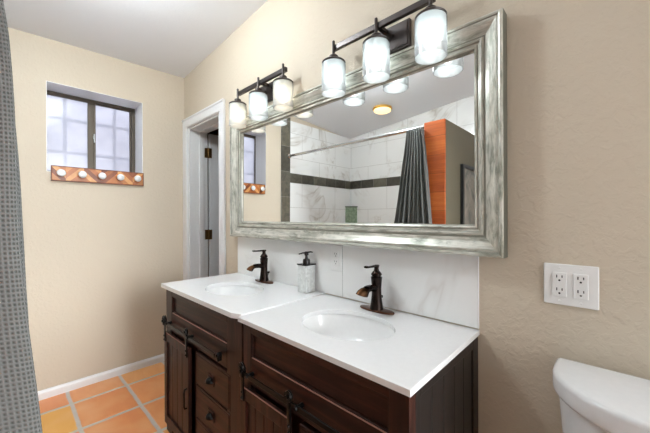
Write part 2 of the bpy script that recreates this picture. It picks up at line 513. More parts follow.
for j in range(NY):
    b.faces.new((g0[j][0], g0[j+1][0], g1[j+1][0], g1[j][0])); b.faces.new((g0[j][NX], g1[j][NX], g1[j+1][NX], g0[j+1][NX]))
bmesh.ops.recalc_face_normals(b, faces=b.faces[:])
struct('ceiling', b, M_ceil, smooth=30)
# baseboards
def baseboard(name, x0, x1, y0, y1, axis):
    b = BM()
    h = 0.062
    if axis == 'y':
        rp = [(0, 0), (0.014, 0), (0.014, h-0.018), (0.009, h-0.006), (0.005, h), (0, h)]
        t = bmesh.new(); A = [t.verts.new((x0+d, y0, z)) for d, z in rp]; B = [t.verts.new((x0+d, y1, z)) for d, z in rp]
        n = len(rp)
        for i in range(n): t.faces.new((A[i], A[(i+1) % n], B[(i+1) % n], B[i]))
        t.faces.new(A); t.faces.new(list(reversed(B)))
        bmesh.ops.recalc_face_normals(t, faces=t.faces[:]); merge(b, t)
    else:
        rp = [(0, 0), (-0.014, 0), (-0.014, h-0.018), (-0.009, h-0.006), (-0.005, h), (0, h)]
        rod_poly(b, [(y0+d, z) for d, z in rp], x0, x1)
    struct(name, b, M_white)
baseboard('baseboard_west', 0.0, 0, -1.15, -0.019, 'y')
baseboard('baseboard_north', 2.545, XE, 0.0, 0, 'x')

# tiled shower end wall on the west wall, slate strip and slate bands
b = BM(); box(b, 0.0, 0.010, YS, -1.28, 0, 2.42); struct('wall_shower', b, M_tileW)
b = BM(); box(b, 0.0, 0.016, -1.283, -1.152, 0, 2.48, 0.003); struct('trim_1', b, M_slatez)
b = BM(); box(b, 0.010, 0.016, YS+0.002, -1.284, 1.675, 1.79, 0.002); struct('trim_2', b, M_slatey)
b = BM(); box(b, 0.017, 1.74, YS, YS+0.008, 1.675, 1.79, 0.002); struct('trim_3', b, M_slatex)

# partition at the end of the shower: orange boards towards the vanity, painted side
PX0, PX1, PY, PZ = 1.750, 1.920, -1.222, 2.006
b = BM(); box(b, PX0, PX1, YS, PY-0.016, 0, PZ, 0.002)
part = struct('wall_partition', b, M_taupe, label='low taupe partition with orange boards at the shower end')
b = BM(); box(b, PX0, PX1-0.002, PY-0.016, PY, 0, PZ+0.002, 0.002)
struct('wood_cladding', b, M_orange, part, label='orange cedar board facing')

# window 1
b = BM()
FX0, FX1 = -0.245, -0.200       # frame depth range
def ring(bm, x0, x1, y0, y1, z0, z1, w):
    box(bm, x0, x1, y0, y0+w, z0, z1, .002); box(bm, x0, x1, y1-w, y1, z0, z1, .002)
    box(bm, x0, x1, y0+w, y1-w, z0, z0+w, .002); box(bm, x0, x1, y0+w, y1-w, z1-w, z1, .002)
# white painted reveal lining
L = 0.004
box(b, -TW, -0.0005, WY0, WY0+L, WZ0, WZ1); box(b, -TW, -0.0005, WY1-L, WY1, WZ0, WZ1)
box(b, -TW, -0.0005, WY0+L, WY1-L, WZ1-L, WZ1); box(b, -TW, -0.0005, WY0+L, WY1-L, WZ0, WZ0+L)
win = struct('window_1', b, M_white)
b = BM(); ring(b, FX0, FX1, WY0-0.022, WY1-L, WZ0-0.01, WZ1+0.006, 0.024); struct('window_frame', b, M_bronzeframe, win)
ym = -0.650
b = BM(); ring(b, FX0+0.022, FX1-0.002, WY0-0.004, ym+0.023, WZ0+0.012, WZ1-0.015, 0.018); box(b, FX0+0.022, FX1-0.003, ym-0.030, ym+0.006, WZ0+0.03, WZ1-0.032, .002)
sl = struct('sliding_sash', b, M_bronzeframe, win)
b = BM(); ring(b, FX0+0.002, FX0+0.020, ym-0.020, WY1-L-0.020, WZ0+0.012, WZ1-0.015, 0.016)
sr = struct('fixed_sash', b, M_bronzeframe, win)
b = BM(); box(b, FX0+0.030, FX0+0.034, WY0+0.012, ym-0.028, WZ0+0.028, WZ1-0.031); struct('pane', b, M_wglass, sl)
b = BM(); box(b, FX0+0.008, FX0+0.012, ym-0.006, WY1-L-0.034, WZ0+0.026, WZ1-0.029); struct('pane', b, M_wglass, sr)
b = BM(); box(b, FX1-0.003, FX1+0.006, ym+0.008, ym+0.018, 1.86, 1.93, .002); box(b, FX1+0.004, FX1+0.012, ym+0.004, ym+0.014, 1.885, 1.915, .002)
struct('sash_latch', b, M_steel, sl, label='small steel sash latch')
b = BM()
BX = -0.33
for yy in (-0.808, -0.473): cyl(b, (BX, yy, 1.40), (BX, yy, 2.45), 0.013, n=10)
for zz in (1.775, 2.04):
    box(b, BX-0.006, BX+0.006, -1.25, -0.05, zz-0.012, zz+0.012)
    for yy in (-1.24, -0.06): box(b, BX, -TW, yy-0.01, yy+0.01, zz-0.01, zz+0.01)
struct('window_bars', b, M_bars, win)

b = BM(); box(b, -1.9, -1.8, -3.5, 2.2, -0.3, 4.2); struct('wall_backdrop', b, plain('pale_backdrop', (226, 223, 218), 0.8))  # wall added outside to cut the sky brightness behind the panes
# unseen window added in the east wall to let in fill light
b = BM(); ring(b, XE+0.02, XE+TH-0.04, EY0, EY1, EZ0, EZ1, 0.05)
w2 = struct('window_fill', b, M_white)

# door 1: casing, jamb, leaf standing open into the hall
b = BM()
CW = 0.078
def casing_leg(bm, x0, x1, z1, inner):
    box(bm, x0, x1, -0.018, 0, 0, z1, 0.003)
    xi0, xi1 = (x1-0.02, x1-0.006) if inner == 'r' else (x0+0.006, x0+0.02)
    box(bm, xi0, xi1, -0.023, -0.017, 0, z1-0.02, 0.002)
casing_leg(b, 0.001, DX0, DZ, 'r'); casing_leg(b, DX1, DX1+0.072, DZ, 'l')
box(b, 0.001, DX1+0.072, -0.018, 0, DZ, DZ+0.085, 0.003); box(b, DX0-0.02, DX1+0.02, -0.023, -0.017, DZ+0.006, DZ+0.02, 0.002)
box(b, 0.001, DX1+0.072, -0.024, -0.017, DZ+0.070, DZ+0.086, 0.002)
struct('trim_4', b, M_white)
b = BM()
box(b, DX0, DX0+0.014, 0, TH, 0, DZ-0.014); box(b, DX1-0.014, DX1, 0, TH, 0, DZ-0.014); box(b, DX0, DX1, 0, TH, DZ-0.014, DZ)
box(b, DX0+0.014, DX0+0.026, 0.085, 0.125, 0, DZ-0.014, .001); box(b, DX1-0.026, DX1-0.014, 0.085, 0.125, 0, DZ-0.014, .001); box(b, DX0+0.026, DX1-0.026, 0.085, 0.125, DZ-0.026, DZ-0.014, .001)
struct('trim_5', b, M_white)
b = BM()
LX0, LX1, LY0, LY1, LZ = 0.092, 0.127, 0.182, 0.775, 2.025
box(b, LX0, LX1, LY0, LY1, 0.01, LZ, 0.002)
for (z0, z1) in ((0.25, 0.95), (1.15, 1.85)):
    ring(b, LX1-0.001, LX1+0.004, LY0+0.12, LY1-0.12, z0, z1, 0.02)
door = struct('door_1', b, M_door)
for zc in (1.845, 1.09, 0.25):
    b = BM(); cyl(b, (0.120, 0.172, zc-0.047), (0.120, 0.172, zc+0.047), 0.0065, n=14)
    box(b, 0.114, 0.117, 0.138, 0.172, zc-0.045, zc+0.045, .001); box(b, 0.1275, 0.1300, 0.172, 0.20, zc-0.045, zc+0.045, .001)
    for dz in (-.028, 0, .028): box(b, 0.1165, 0.1185, 0.148, 0.154, zc+dz-.003, zc+dz+.003)
    struct('hinge', b, M_brass, door, 30)
# hall beyond the door
b = BM()
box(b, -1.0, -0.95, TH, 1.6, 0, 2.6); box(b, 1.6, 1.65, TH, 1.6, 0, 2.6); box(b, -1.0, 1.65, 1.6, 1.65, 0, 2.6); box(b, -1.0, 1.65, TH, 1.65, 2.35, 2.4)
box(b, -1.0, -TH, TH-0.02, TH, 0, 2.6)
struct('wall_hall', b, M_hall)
b = BM(); box(b, -1.0, 1.65, TH, 1.65, -0.1, 0); struct('floor_hall', b, M_floor)

# ------------------------------------------------------------------ vanity cabinets
FY = -0.485          # cabinet face
ZC = 0.839           # underside of countertops
def bead_panel(bm, u0, u1, z0, z1, y0, y1, n, plane='xz'):
    w = (u1-u0)/n
    for i in range(n):
        a, c = u0+i*w, u0+(i+1)*w
        if plane == 'xz': box(bm, a+0.0004, c-0.0004, y0, y1, z0, z1, 0.0028, 2)
        else: box(bm, y0, y1, a+0.0004, c-0.0004, z0, z1, 0.0028, 2)
def make_vanity(x0, x1, label, layout):
    v = thing('vanity_cabinet', label, 'vanity', ((x0+x1)/2, -0.25, 0), 'rustic vanity cabinets')
    rx0, rx1 = layout['recess']; d0, d1 = layout['door']; k0, k1 = layout['drawers']; t0, t1 = layout['track']
    # carcass: sides, back, bottom, top, face frame
    b = BM()
    xa, xb = x0+0.0145, x1-0.0145
    box(b, xa, xb, FY+0.0305, -0.006, 0.09, 0.105); box(b, xa, xb, -0.014, -0.006, 0.105, ZC-0.001)
    box(b, xa, xa+0.01, FY+0.0305, -0.014, 0.105, ZC-0.001); box(b, xb-0.01, xb, FY+0.0305, -0.014, 0.105, ZC-0.001)
    box(b, xa+0.01, xb-0.01, FY+0.0305, FY+0.036, 0.105, 0.70)
    obj('carcass', b, M_woodv, v)
    b = BM()
    sw = 0.050
    rz0, rz1 = 0.706, 0.800
    box(b, x0, rx0, FY, FY+0.03, 0.0, ZC-0.001, 0.002); obj('stile', b, M_woodv, v)
    b = BM(); box(b, rx1, x1, FY, FY+0.03, 0.0, ZC-0.001, 0.002); obj('stile', b, M_woodv, v)
    for za, zb_ in ((rz1, ZC-0.001), (0.60, rz0), (0.08, 0.11)):
        b = BM(); box(b, rx0, rx1, FY, FY+0.03, za, zb_, 0.002); obj('face_rail', b, M_woodh, v)
    b = BM(); box(b, rx0-0.002, rx1+0.002, FY+0.012, FY+0.026, rz0-0.002, rz1+0.002)
    ringb = 0.006
    for a in ((rx0, rx1, FY+0.004, FY+0.013, rz0, rz0+ringb), (rx0, rx1, FY+0.004, FY+0.013, rz1-ringb, rz1), (rx0, rx0+ringb, FY+0.004, FY+0.013, rz0, rz1), (rx1-ringb, rx1, FY+0.004, FY+0.013, rz0, rz1)):
        box(b, *a, bev=0.002)
    rp = obj('recessed_panel', b, M_woodh, v)
    b = BM(); box(b, rx0+0.004, rx1-0.004, FY+0.0005, FY+0.006, rz0-0.001, rz0+0.002, .0008); obj('worn_highlight', b, M_wornhi, rp)['label'] = 'pale worn lower edge of the panel with its highlight painted on'  # pale strip paints the highlight on the panel's worn lower edge
    # end panels: framed beadboard
    for side in (0, 1):
        b = BM()
        if side: xa, xb, xm = x1-0.014, x1, x1-0.005
        else: xa, xb, xm = x0, x0+0.014, x0+0.005
        lo, hi = (xa, xm) if side else (xm, xb)
        box(b, xa, xb, FY+0.0305, FY+0.055, 0.0, ZC-0.001, .0015); box(b, xa, xb, -0.055, -0.006, 0.0, ZC-0.001, .0015)
        box(b, xa, xb, FY+0.055, -0.055, ZC-0.035, ZC-0.001, .0015); box(b, xa, xb, FY+0.055, -0.055, 0.08, 0.13, .0015)
        bead_panel(b, FY+0.055, -0.055, 0.13, ZC-0.035, lo, hi, 5, 'yz')
        obj('end_panel', b, M_woody, v)
    # sliding barn door: frame with recessed beadboard, straps and pull
    DY0, DY1 = FY-0.024, FY-0.006
    zt, zb = 0.592, 0.075
    b = BM(); s = 0.036
    box(b, d0, d0+s, DY0, DY1, zb, zt, .002); box(b, d1-s, d1, DY0, DY1, zb, zt, .002)
    box(b, d0+s, d1-s, DY0, DY1, zt-0.045, zt, .002); box(b, d0+s, d1-s, DY0, DY1, zb, zb+0.05, .002)
    dr = obj('sliding_door', b, M_woodv, v)
    b = BM(); box(b, d0+0.003, d1-0.003, DY0+0.0005, DY0+0.005, zt-0.0005, zt+0.0018, .0006); obj('worn_highlight', b, M_wornhi, dr)['label'] = 'pale worn top edge of the door with its highlight painted on'  # pale strip paints the highlight on the door's worn top edge
    b = BM(); bead_panel(b, d0+s-0.002, d1-s+0.002, zb+0.048, zt-0.043, DY0+0.009, DY1-0.001, 4)
    obj('plank_panel', b, M_woodv, dr)
    for hx in layout['hang']:
        b = BM(); box(b, hx-0.009, hx+0.009, DY0-0.006, DY0, 0.545, 0.672, .0015)
        lathe(b, [(0.0, -0.012), (0.017, -0.012), (0.018, -0.008), (0.014, -0.004), (0.018, 0.0), (0.0, 0.0)], (hx, DY0-0.000, 0.674), 'y', 20)
        cyl(b, (hx, DY0-0.017, 0.674), (hx, DY0+0.004, 0.674), 0.007, n=10)
        for zz in (0.556, 0.578): lathe(b, [(0, -0.005), (0.004, -0.004), (0.0055, 0), (0, 0)], (hx, DY0-0.006, zz), 'y', 10)
        obj('roller_strap', b, M_blackmetal, dr, 30)
    b = BM(); px = d1-0.018
    tube(b, [(px, DY0, 0.385), (px, DY0-0.012, 0.382), (px, DY0-0.014, 0.37), (px, DY0-0.014, 0.30), (px, DY0-0.012, 0.288), (px, DY0, 0.285)], 0.005, 10)
    obj('door_pull', b, M_blackmetal, dr, 40)
    # track with standoffs and end stops
    b = BM(); TY = FY-0.022
    box(b, t0, t1, TY-0.006, TY, 0.640, 0.658, .0015)
    n = 3
    tr = obj('door_track', b, M_blackmetal, v)
    for i in range(n):
        tx = t0+0.045+(t1-t0-0.09)*i/(n-1)
        b = BM(); cyl(b, (tx, TY, 0.649), (tx, FY+0.002, 0.649), 0.008, n=12)
        lathe(b, [(0, -0.012), (0.006, -0.012), (0.0075, -0.009), (0.0075, -0.006), (0, -0.006)], (tx, TY, 0.649), 'y', 6)
        obj('standoff_bolt', b, M_blackmetal, tr, 30)
    for tx in (t0+0.012, t1-0.012):
        b = BM(); box(b, tx-0.008, tx+0.008, TY-0.014, TY+0.006, 0.636, 0.672, .002); cyl(b, (tx, TY-0.02, 0.66), (tx, TY-0.012, 0.66), 0.007, n=10)
        obj('track_stop', b, M_blackmetal, tr, 30)
    # drawers with cup pulls
    zs = [0.585, 0.421, 0.257, 0.098]
    for i in range(3):
        z1, z0 = zs[i]-0.003, zs[i+1]+0.003
        b = BM(); box(b, k0, k1, FY-0.001, FY+0.028, z0, z1, .003)
        box(b, k0+0.010, k1-0.010, FY-0.003, FY, z0+0.010, z1-0.010, .002)
        d = obj('drawer', b, M_woodh, v)
        cx, cz = (k0+k1)/2, (z0+z1)/2
        b = BM(); ring(b, cx-0.034, cx+0.034, FY-0.007, FY-0.003, cz-0.028, cz+0.028, 0.004) if False else None
        box(b, cx-0.030, cx+0.030, FY-0.007, FY-0.003, cz-0.024, cz+0.024, .0015)
        obj('pull_plate', b, M_woodh, d)
        b = BM()
        # cup: quarter dome open at the bottom
        t = bmesh.new(); rows = []
        for a in range(7):
            th = PI/2*a/6
            rows.append([t.verts.new((cx+0.022*math.cos(th)*math.cos(PI*k/10), FY-0.007-0.020*math.cos(th)*math.sin(PI*k/10), cz-0.008+0.018*math.sin(th))) for k in range(11)])
        for r0, r1 in zip(rows, rows[1:]):
            for k in range(10):
                try: t.faces.new((r0[k], r0[k+1], r1[k+1], r1[k]))
                except Exception: pass
        bmesh.ops.remove_doubles(t, verts=t.verts[:], dist=1e-5)
        bmesh.ops.solidify(t, geom=t.faces[:], thickness=0.0025)
        bmesh.ops.recalc_face_normals(t, faces=t.faces[:])
        merge(b, t)
        box(b, cx-0.022, cx+0.022, FY-0.010, FY-0.0065, cz-0.010, cz+0.014, .001)
        obj('cup_pull', b, M_blackmetal, d, 40)
    # feet
    for fx in (x0+0.004, x1-0.054):
        b = BM(); box(b, fx, fx+0.05, -0.07, -0.016, 0.0, 0.10, .003); obj('foot', b, M_woodv, v)
    return v
make_vanity(0.948, 1.786, 'dark brown barn-door vanity cabinet beside the doorway, under the farther sink',
            dict(recess=(1.035, 1.664), door=(0.985, 1.318), drawers=(1.352, 1.694), track=(0.985, 1.655), hang=(1.003, 1.302)))
make_vanity(1.797, 2.529, 'dark brown barn-door vanity cabinet nearest the toilet, its grooved end panel showing',
            dict(recess=(1.851, 2.472), door=(1.812, 2.105), drawers=(2.135, 2.462), track=(1.822, 2.480), hang=(1.832, 2.115)))

# ------------------------------------------------------------------ countertops with sinks
def ellipse(cx, cy, a, bb, n=48): return [(cx+a*math.cos(2*PI*i/n), cy+bb*math.sin(2*PI*i/n)) for i in range(n)]
def make_counter(poly, z0, z1, sc, label, poly_low=None):
    xs = [p[0] for p in poly]
    t = thing('countertop', label, 'countertop', ((min(xs)+max(xs))/2, -0.25, z0), 'white vanity tops')
    cx, cy, ea, eb = sc
    b = BM()
    el = ellipse(cx, cy, ea, eb)
    def slab(poly, za, zb):
        tb = bmesh.new()
        hi = [tb.verts.new((x, y, zb)) for x, y in poly]; lo = [tb.verts.new((x, y, za)) for x, y in poly]
        eh = [tb.verts.new((x, y, zb)) for x, y in el]; elo = [tb.verts.new((x, y, za)) for x, y in el]
        n = len(poly)
        for i in range(n): tb.faces.new((lo[i], lo[(i+1) % n], hi[(i+1) % n], hi[i]))
        m = len(el)
        for i in range(m): tb.faces.new((eh[i], eh[(i+1) % m], elo[(i+1) % m], elo[i]))
        def fill(outer, inner):
            ed = []
            for L in (outer, inner):
                for i in range(len(L)):
                    e = tb.edges.get((L[i], L[(i+1) % len(L)])); ed.append(e)
            bmesh.ops.triangle_fill(tb, use_beauty=True, use_dissolve=False, edges=ed)
        fill(hi, eh); fill(lo, elo)
        bmesh.ops.recalc_face_normals(tb, faces=tb.faces[:])
        # soften outer and sink rims
        sel = [e for e in tb.edges if all(abs(v.co.z-zb) < 1e-6 for v in e.verts) and any(abs(f.normal.z) < 0.5 for f in e.link_faces)]
        bmesh.ops.bevel(tb, geom=sel, offset=0.0015, segments=2, profile=0.5, affect='EDGES')
        merge(b, tb)
    slab(poly, z0, z1)
    if poly_low: pass
    obj('slab', b, M_quartz, t)
    # undermount basin
    b = BM(); tb = bmesh.new(); rings = []
    prof = [(1.06, 0.0), (1.025, -0.004), (1.0, -0.02), (0.955, -0.045), (0.88, -0.075), (0.72, -0.096), (0.45, -0.107), (0.12, -0.110)]
    for s, dz in prof: rings.append([tb.verts.new((x, y, z0-0.0005+dz)) for x, y in ellipse(cx, cy, ea*s, eb*s)])
    for r0, r1 in zip(rings, rings[1:]):
        for i in range(48): tb.faces.new((r0[i], r0[(i+1) % 48], r1[(i+1) % 48], r1[i]))
    bmesh.ops.recalc_face_normals(tb, faces=tb.faces[:])
    for f in tb.faces:
        if f.normal.z < 0: f.normal_flip()
    bmesh.ops.solidify(tb, geom=tb.faces[:], thickness=0.008)
    merge(b, tb)
    s = obj('sink_basin', b, M_sinkw, t, 40)
    b = BM(); lathe(b, [(0.0, -0.006), (0.026, -0.006), (0.026, 0.001), (0.021, 0.003), (0.018, 0.0), (0.0, 0.002)], (cx, cy, z0-0.108), 'z', 24)
    obj('sink_drain', b, M_orb, s, 30)
    return t
ZT1, ZT2 = 0.861, 0.856
make_counter([(0.922, -0.505), (1.735, -0.505), (1.782, -0.487), (1.7885, -0.470), (1.7885, -0.001), (0.938, -0.001)], 0.839, ZT1, (1.352, -0.270, 0.190, 0.140),
             'white quartz countertop farther from the toilet, holding the soap dispenser')
make_counter([(1.792, -0.507), (2.543, -0.507), (2.532, -0.001), (1.792, -0.001)], 0.839, ZT2, (2.150, -0.266, 0.190, 0.142),
             'white quartz countertop nearest the toilet, with the nearer oval sink')

# backsplash: two large marble-look tiles
bs = thing('backsplash', 'white marble-look tile backsplash running behind both sinks', 'backsplash', (1.73, -0.0005, ZT1))
b = BM(); box(b, 0.938, 1.9085, -0.0085, -0.0003, ZT1+0.0005, 1.1135, .0008); obj('tile', b, M_bs, bs)
b = BM(); box(b, 1.9113, 2.5285, -0.0085, -0.0003, ZT1+0.0005, 1.1135, .0008); obj('tile', b, M_bs, bs)
b = BM(); box(b, 1.9086, 1.9112, -0.0072, -0.0003, ZT1+0.0005, 1.113); obj('grout_joint', b, plain('grey_grout', (150, 148, 144), 0.8), bs)
b = BM(); box(b, 2.5286, 2.531, -0.0088, -0.0003, ZT1+0.0005, 1.1135); obj('edge_trim', b, M_white, bs)

# ------------------------------------------------------------------ mirror
mx0, mx1, mz0, mz1 = 0.926, 2.622, 1.1185, 1.909
mir = thing('wall_mirror', 'wide rectangular mirror in distressed silver frame above the vanity', 'mirror', ((mx0+mx1)/2, -0.009, mz0))
prof = [(0.0, 0.0), (0.0, 0.046), (0.003, 0.052), (0.008, 0.054), (0.013, 0.052), (0.0155, 0.047), (0.019, 0.0475), (0.024, 0.0465),
        (0.034, 0.040), (0.046, 0.0335), (0.058, 0.0295), (0.064, 0.029), (0.0665, 0.033), (0.071, 0.0345), (0.0755, 0.033), (0.078, 0.0275),
        (0.084, 0.026), (0.0865, 0.0285), (0.0905, 0.0295), (0.0945, 0.027), (0.098, 0.020), (0.0995, 0.012), (0.0995, 0.0)]
b = BM(); loops = []
for d, h in prof:
    loops.append([b.verts.new((x, -0.0095-h, z)) for x, z in ((mx0+d*1.06, mz0+d*1.06), (mx1-d*0.97, mz0+d*1.06), (mx1-d*0.97, mz1-d*0.92), (mx0+d*1.06, mz1-d*0.92))])
for (l0, l1), l1i in zip(list(zip(loops, loops[1:])) + [(loops[-1], loops[0])], [p[0] for p in prof[1:]]+[-1]):
    for i in range(4):
        f = b.faces.new((l0[i], l0[(i+1) % 4], l1[(i+1) % 4], l1[i])); f.material_index = 3 if abs(l1i-0.0) < 1e-9 else 2 if any(abs(l1i-c) < 0.0006 for c in (0.0155, 0.064, 0.078, 0.0865, 0.098)) else (0 if i in (0, 2) else 1)
bmesh.ops.recalc_face_normals(b, faces=b.faces[:])
obj('mirror_frame', b, [M_framex, M_framez, M_glaze, M_frameside], mir)
b = BM(); box(b, mx0+0.097, mx1-0.090, -0.024, -0.014, mz0+0.097, mz1-0.085)
for v in b.verts: v.co.y += (v.co.z-1.51)*math.tan(math.radians(0.3))
obj('mirror_glass', b, M_mirror, mir)

# ------------------------------------------------------------------ vanity light fixtures
def make_fixture(xs, zb, label, tones):
    xc = xs[1]; SY = -0.096
    zt = zb+0.142
    fx = thing('vanity_light', label, 'wall light', (xc, -0.001, zt+0.03), 'three-shade vanity lights')
    b = BM(); box(b, xc-0.108, xc+0.108, -0.020, -0.0012, zt-0.018, zt+0.092, .003)
    box(b, xc-0.100, xc+0.100, -0.0235, -0.019, zt-0.011, zt+0.085, .002)
    bp = obj('backplate', b, M_bronzefix, fx)
    for sx in (-0.035, 0.035):
        b = BM(); lathe(b, [(0, -0.008), (0.004, -0.007), (0.006, 0), (0, 0)], (xc+sx, -0.0235, zt+0.048), 'y', 14); obj('backplate_screw', b, M_bronzefix, bp, 40)
    zbar = zt+0.074
    b = BM(); box(b, xc-0.009, xc+0.009, SY+0.022, -0.022, zbar-0.009, zbar+0.009, .002); obj('arm', b, M_bronzefix, fx)
    b = BM(); box(b, xs[0]-0.010, xs[2]+0.010, SY+0.005, SY+0.023, zbar-0.012, zbar+0.012, .002); obj('crossbar', b, M_bronzefix, fx)
    for x, tone in zip(xs, tones):
        b = BM(); lathe(b, [(0, zt+0.018), (0.0065, zt+0.018), (0.0065, zt+0.098), (0.005, zt+0.101), (0, zt+0.101)], (x, SY, 0), 'z', 16)
        obj('post', b, M_bronzefix, fx, 40)
        b = BM(); lathe(b, [(0, zt-0.004), (0.053, zt-0.004), (0.055, zt+0.001), (0.050, zt+0.006), (0.024, zt+0.010), (0.021, zt+0.014), (0.021, zt+0.030), (0.017, zt+0.034), (0, zt+0.034)], (x, SY, 0), 'z', 28)
        obj('socket_cap', b, M_bronzefix, fx, 35)
        b = BM()
        R = 0.0555
        lathe(b, [(R-0.012, zt-0.004), (R-0.003, zt-0.006), (R, zt-0.012), (R, zb+0.030), (R-0.003, zb+0.030), (R-0.003, zt-0.012), (R-0.012, zt-0.008)], (x, SY, 0), 'z', 36, close=True)
        sh = obj('lamp_shade', b, M_shade, fx, 40)
        b = BM()
        lathe(b, [(R, zb+0.0295), (R, zb+0.001), (R-0.0015, zb), (R-0.003, zb+0.001), (R-0.003, zb+0.0295)], (x, SY, 0), 'z', 36, close=True)
        obj('clear_rim', b, M_rim, sh, 40)
        b = BM(); bz = zb+0.066
        lathe(b, [(0.0, bz-0.034), (0.011, bz-0.032), (0.020, bz-0.022), (0.024, bz-0.006), (0.023, bz+0.008), (0.018, bz+0.024), (0.013, bz+0.036), (0.012, bz+0.044), (0, bz+0.044)], (x, SY, 0), 'z', 20)
        obj('bulb', b, M_bulb[tone], sh, 60)
        b = BM(); cyl(b, (x, SY, bz+0.044), (x, SY, zt-0.003), 0.016, n=16); obj('bulb_socket', b, M_plastic, sh, 40)
    return fx
make_fixture((1.097, 1.331, 1.567), 1.839, 'dark bronze three-shade wall light nearer the doorway', ('warm', 'cool', 'warm'))
make_fixture((1.937, 2.171, 2.403), 1.816, 'dark bronze three-shade wall light nearer the toilet', ('cool', 'cool', 'cool'))

# ------------------------------------------------------------------ ceiling lights
def dome(x, y, r, mat, label, ring_mat, name='ceiling_light'):
    z = ceil_z(x, y)
    t = thing(name, label, 'ceiling light', (x, y, z-0.002))
    b = BM(); lathe(b, [(0, 0.004), (r*1.12, 0.004), (r*1.14, -0.012), (r*1.02, -0.020), (0, -0.020)], (x, y, z), 'z', 36); obj('trim_ring', b, ring_mat, t, 35)
    b = BM(); lathe(b, [(0, -0.0205), (r, -0.0205), (r*0.96, -0.034), (r*0.75, -0.046), (r*0.4, -0.053), (0, -0.055)], (x, y, z), 'z', 36); obj('dome_glass', b, mat, t, 50)
    return t
dome(0.88, -1.94, 0.098, M_dome, 'round amber glowing dome light on the ceiling above the shower', plain('amber_ring', (216, 168, 80), 0.4))
gx, gy = 1.25, -0.90; gz = ceil_z(gx, gy)
t = thing('ceiling_light', 'added unseen round white globe fill light on the ceiling in front of the vanity', 'ceiling light', (gx, gy, gz-0.002))  # globe lamp added out of view to brighten the room
b = BM(); lathe(b, [(0, 0.004), (0.06, 0.004), (0.062, -0.012), (0.03, -0.022), (0.012, -0.03), (0.012, -0.045), (0, -0.045)], (gx, gy, gz), 'z', 28); obj('ceiling_rose', b, M_steel, t, 35)
b = BM(); lathe(b, [(0.0, -0.042)]+[(0.105*math.sin(PI*(k+1)/16), -0.145+0.103*math.cos(PI*(k+1)/16)) for k in range(15)]+[(0, -0.248)], (gx, gy, gz), 'z', 28); obj('globe', b, M_fillglobe, t, 60)

# ------------------------------------------------------------------ electrical outlets
def receptacle(parent, xc, zc, y0):
    b = BM(); box(b, xc-0.0165, xc+0.0165, y0-0.0035, y0+0.001, zc-0.0355, zc+0.0355, .0012)
    r = obj('receptacle', b, M_plastic, parent)
    b = BM()
    for dz in (-0.019, 0.019):
        for sx, h in ((-0.0063, 0.0085), (0.0063, 0.007)): box(b, xc+sx-0.0012, xc+sx+0.0012, y0-0.0040, y0-0.0030, zc+dz+0.003-h/2+0.002, zc+dz+0.003+h/2+0.002)
        lathe(b, [(0, -0.0040), (0.0027, -0.0040), (0.0027, -0.0030), (0, -0.0030)], (xc, y0, zc+dz-0.0065), 'y', 12)
    obj('slots', b, M_slot, r)
def screw(parent, x, z, y0):
    b = BM(); lathe(b, [(0, -0.0014), (0.0022, -0.0012), (0.0032, 0), (0, 0)], (x, y0, z), 'y', 14); box(b, x-0.0022, x+0.0022, y0-0.0017, y0-0.0012, z-0.0004, z+0.0004); obj('plate_screw', b, M_plastic, parent, 40)
t = thing('outlet_plate', 'white double outlet plate on beige wall above the toilet tank', 'outlet', (2.7815, -0.0005, 0.976+0.012))
px0, px1, pz0, pz1 = 2.718, 2.845, 0.989, 1.110
b = BM(); box(b, px0, px1, -0.0065, -0.0006, pz0, pz1, .003, 3); pl = obj('plate', b, M_plastic, t)
for dx in (-0.0245, 0.0245):
    receptacle(t, (px0+px1)/2+dx, (pz0+pz1)/2, -0.0065)
    for dz in (-0.0485, 0.0485): screw(pl, (px0+px1)/2+dx, (pz0+pz1)/2+dz, -0.0065)
t = thing('outlet_plate', 'narrow white outlet plate on the tiles tucked under the mirror', 'outlet', (1.8745, -0.0085, 0.985))
b = BM(); box(b, 1.8375, 1.9105, -0.0135, -0.0088, 0.985, 1.1120, .0025, 3); pl = obj('plate', b, M_plastic, t)
receptacle(t, 1.874, 1.046, -0.0135)
screw(pl, 1.874, 0.996, -0.0135)

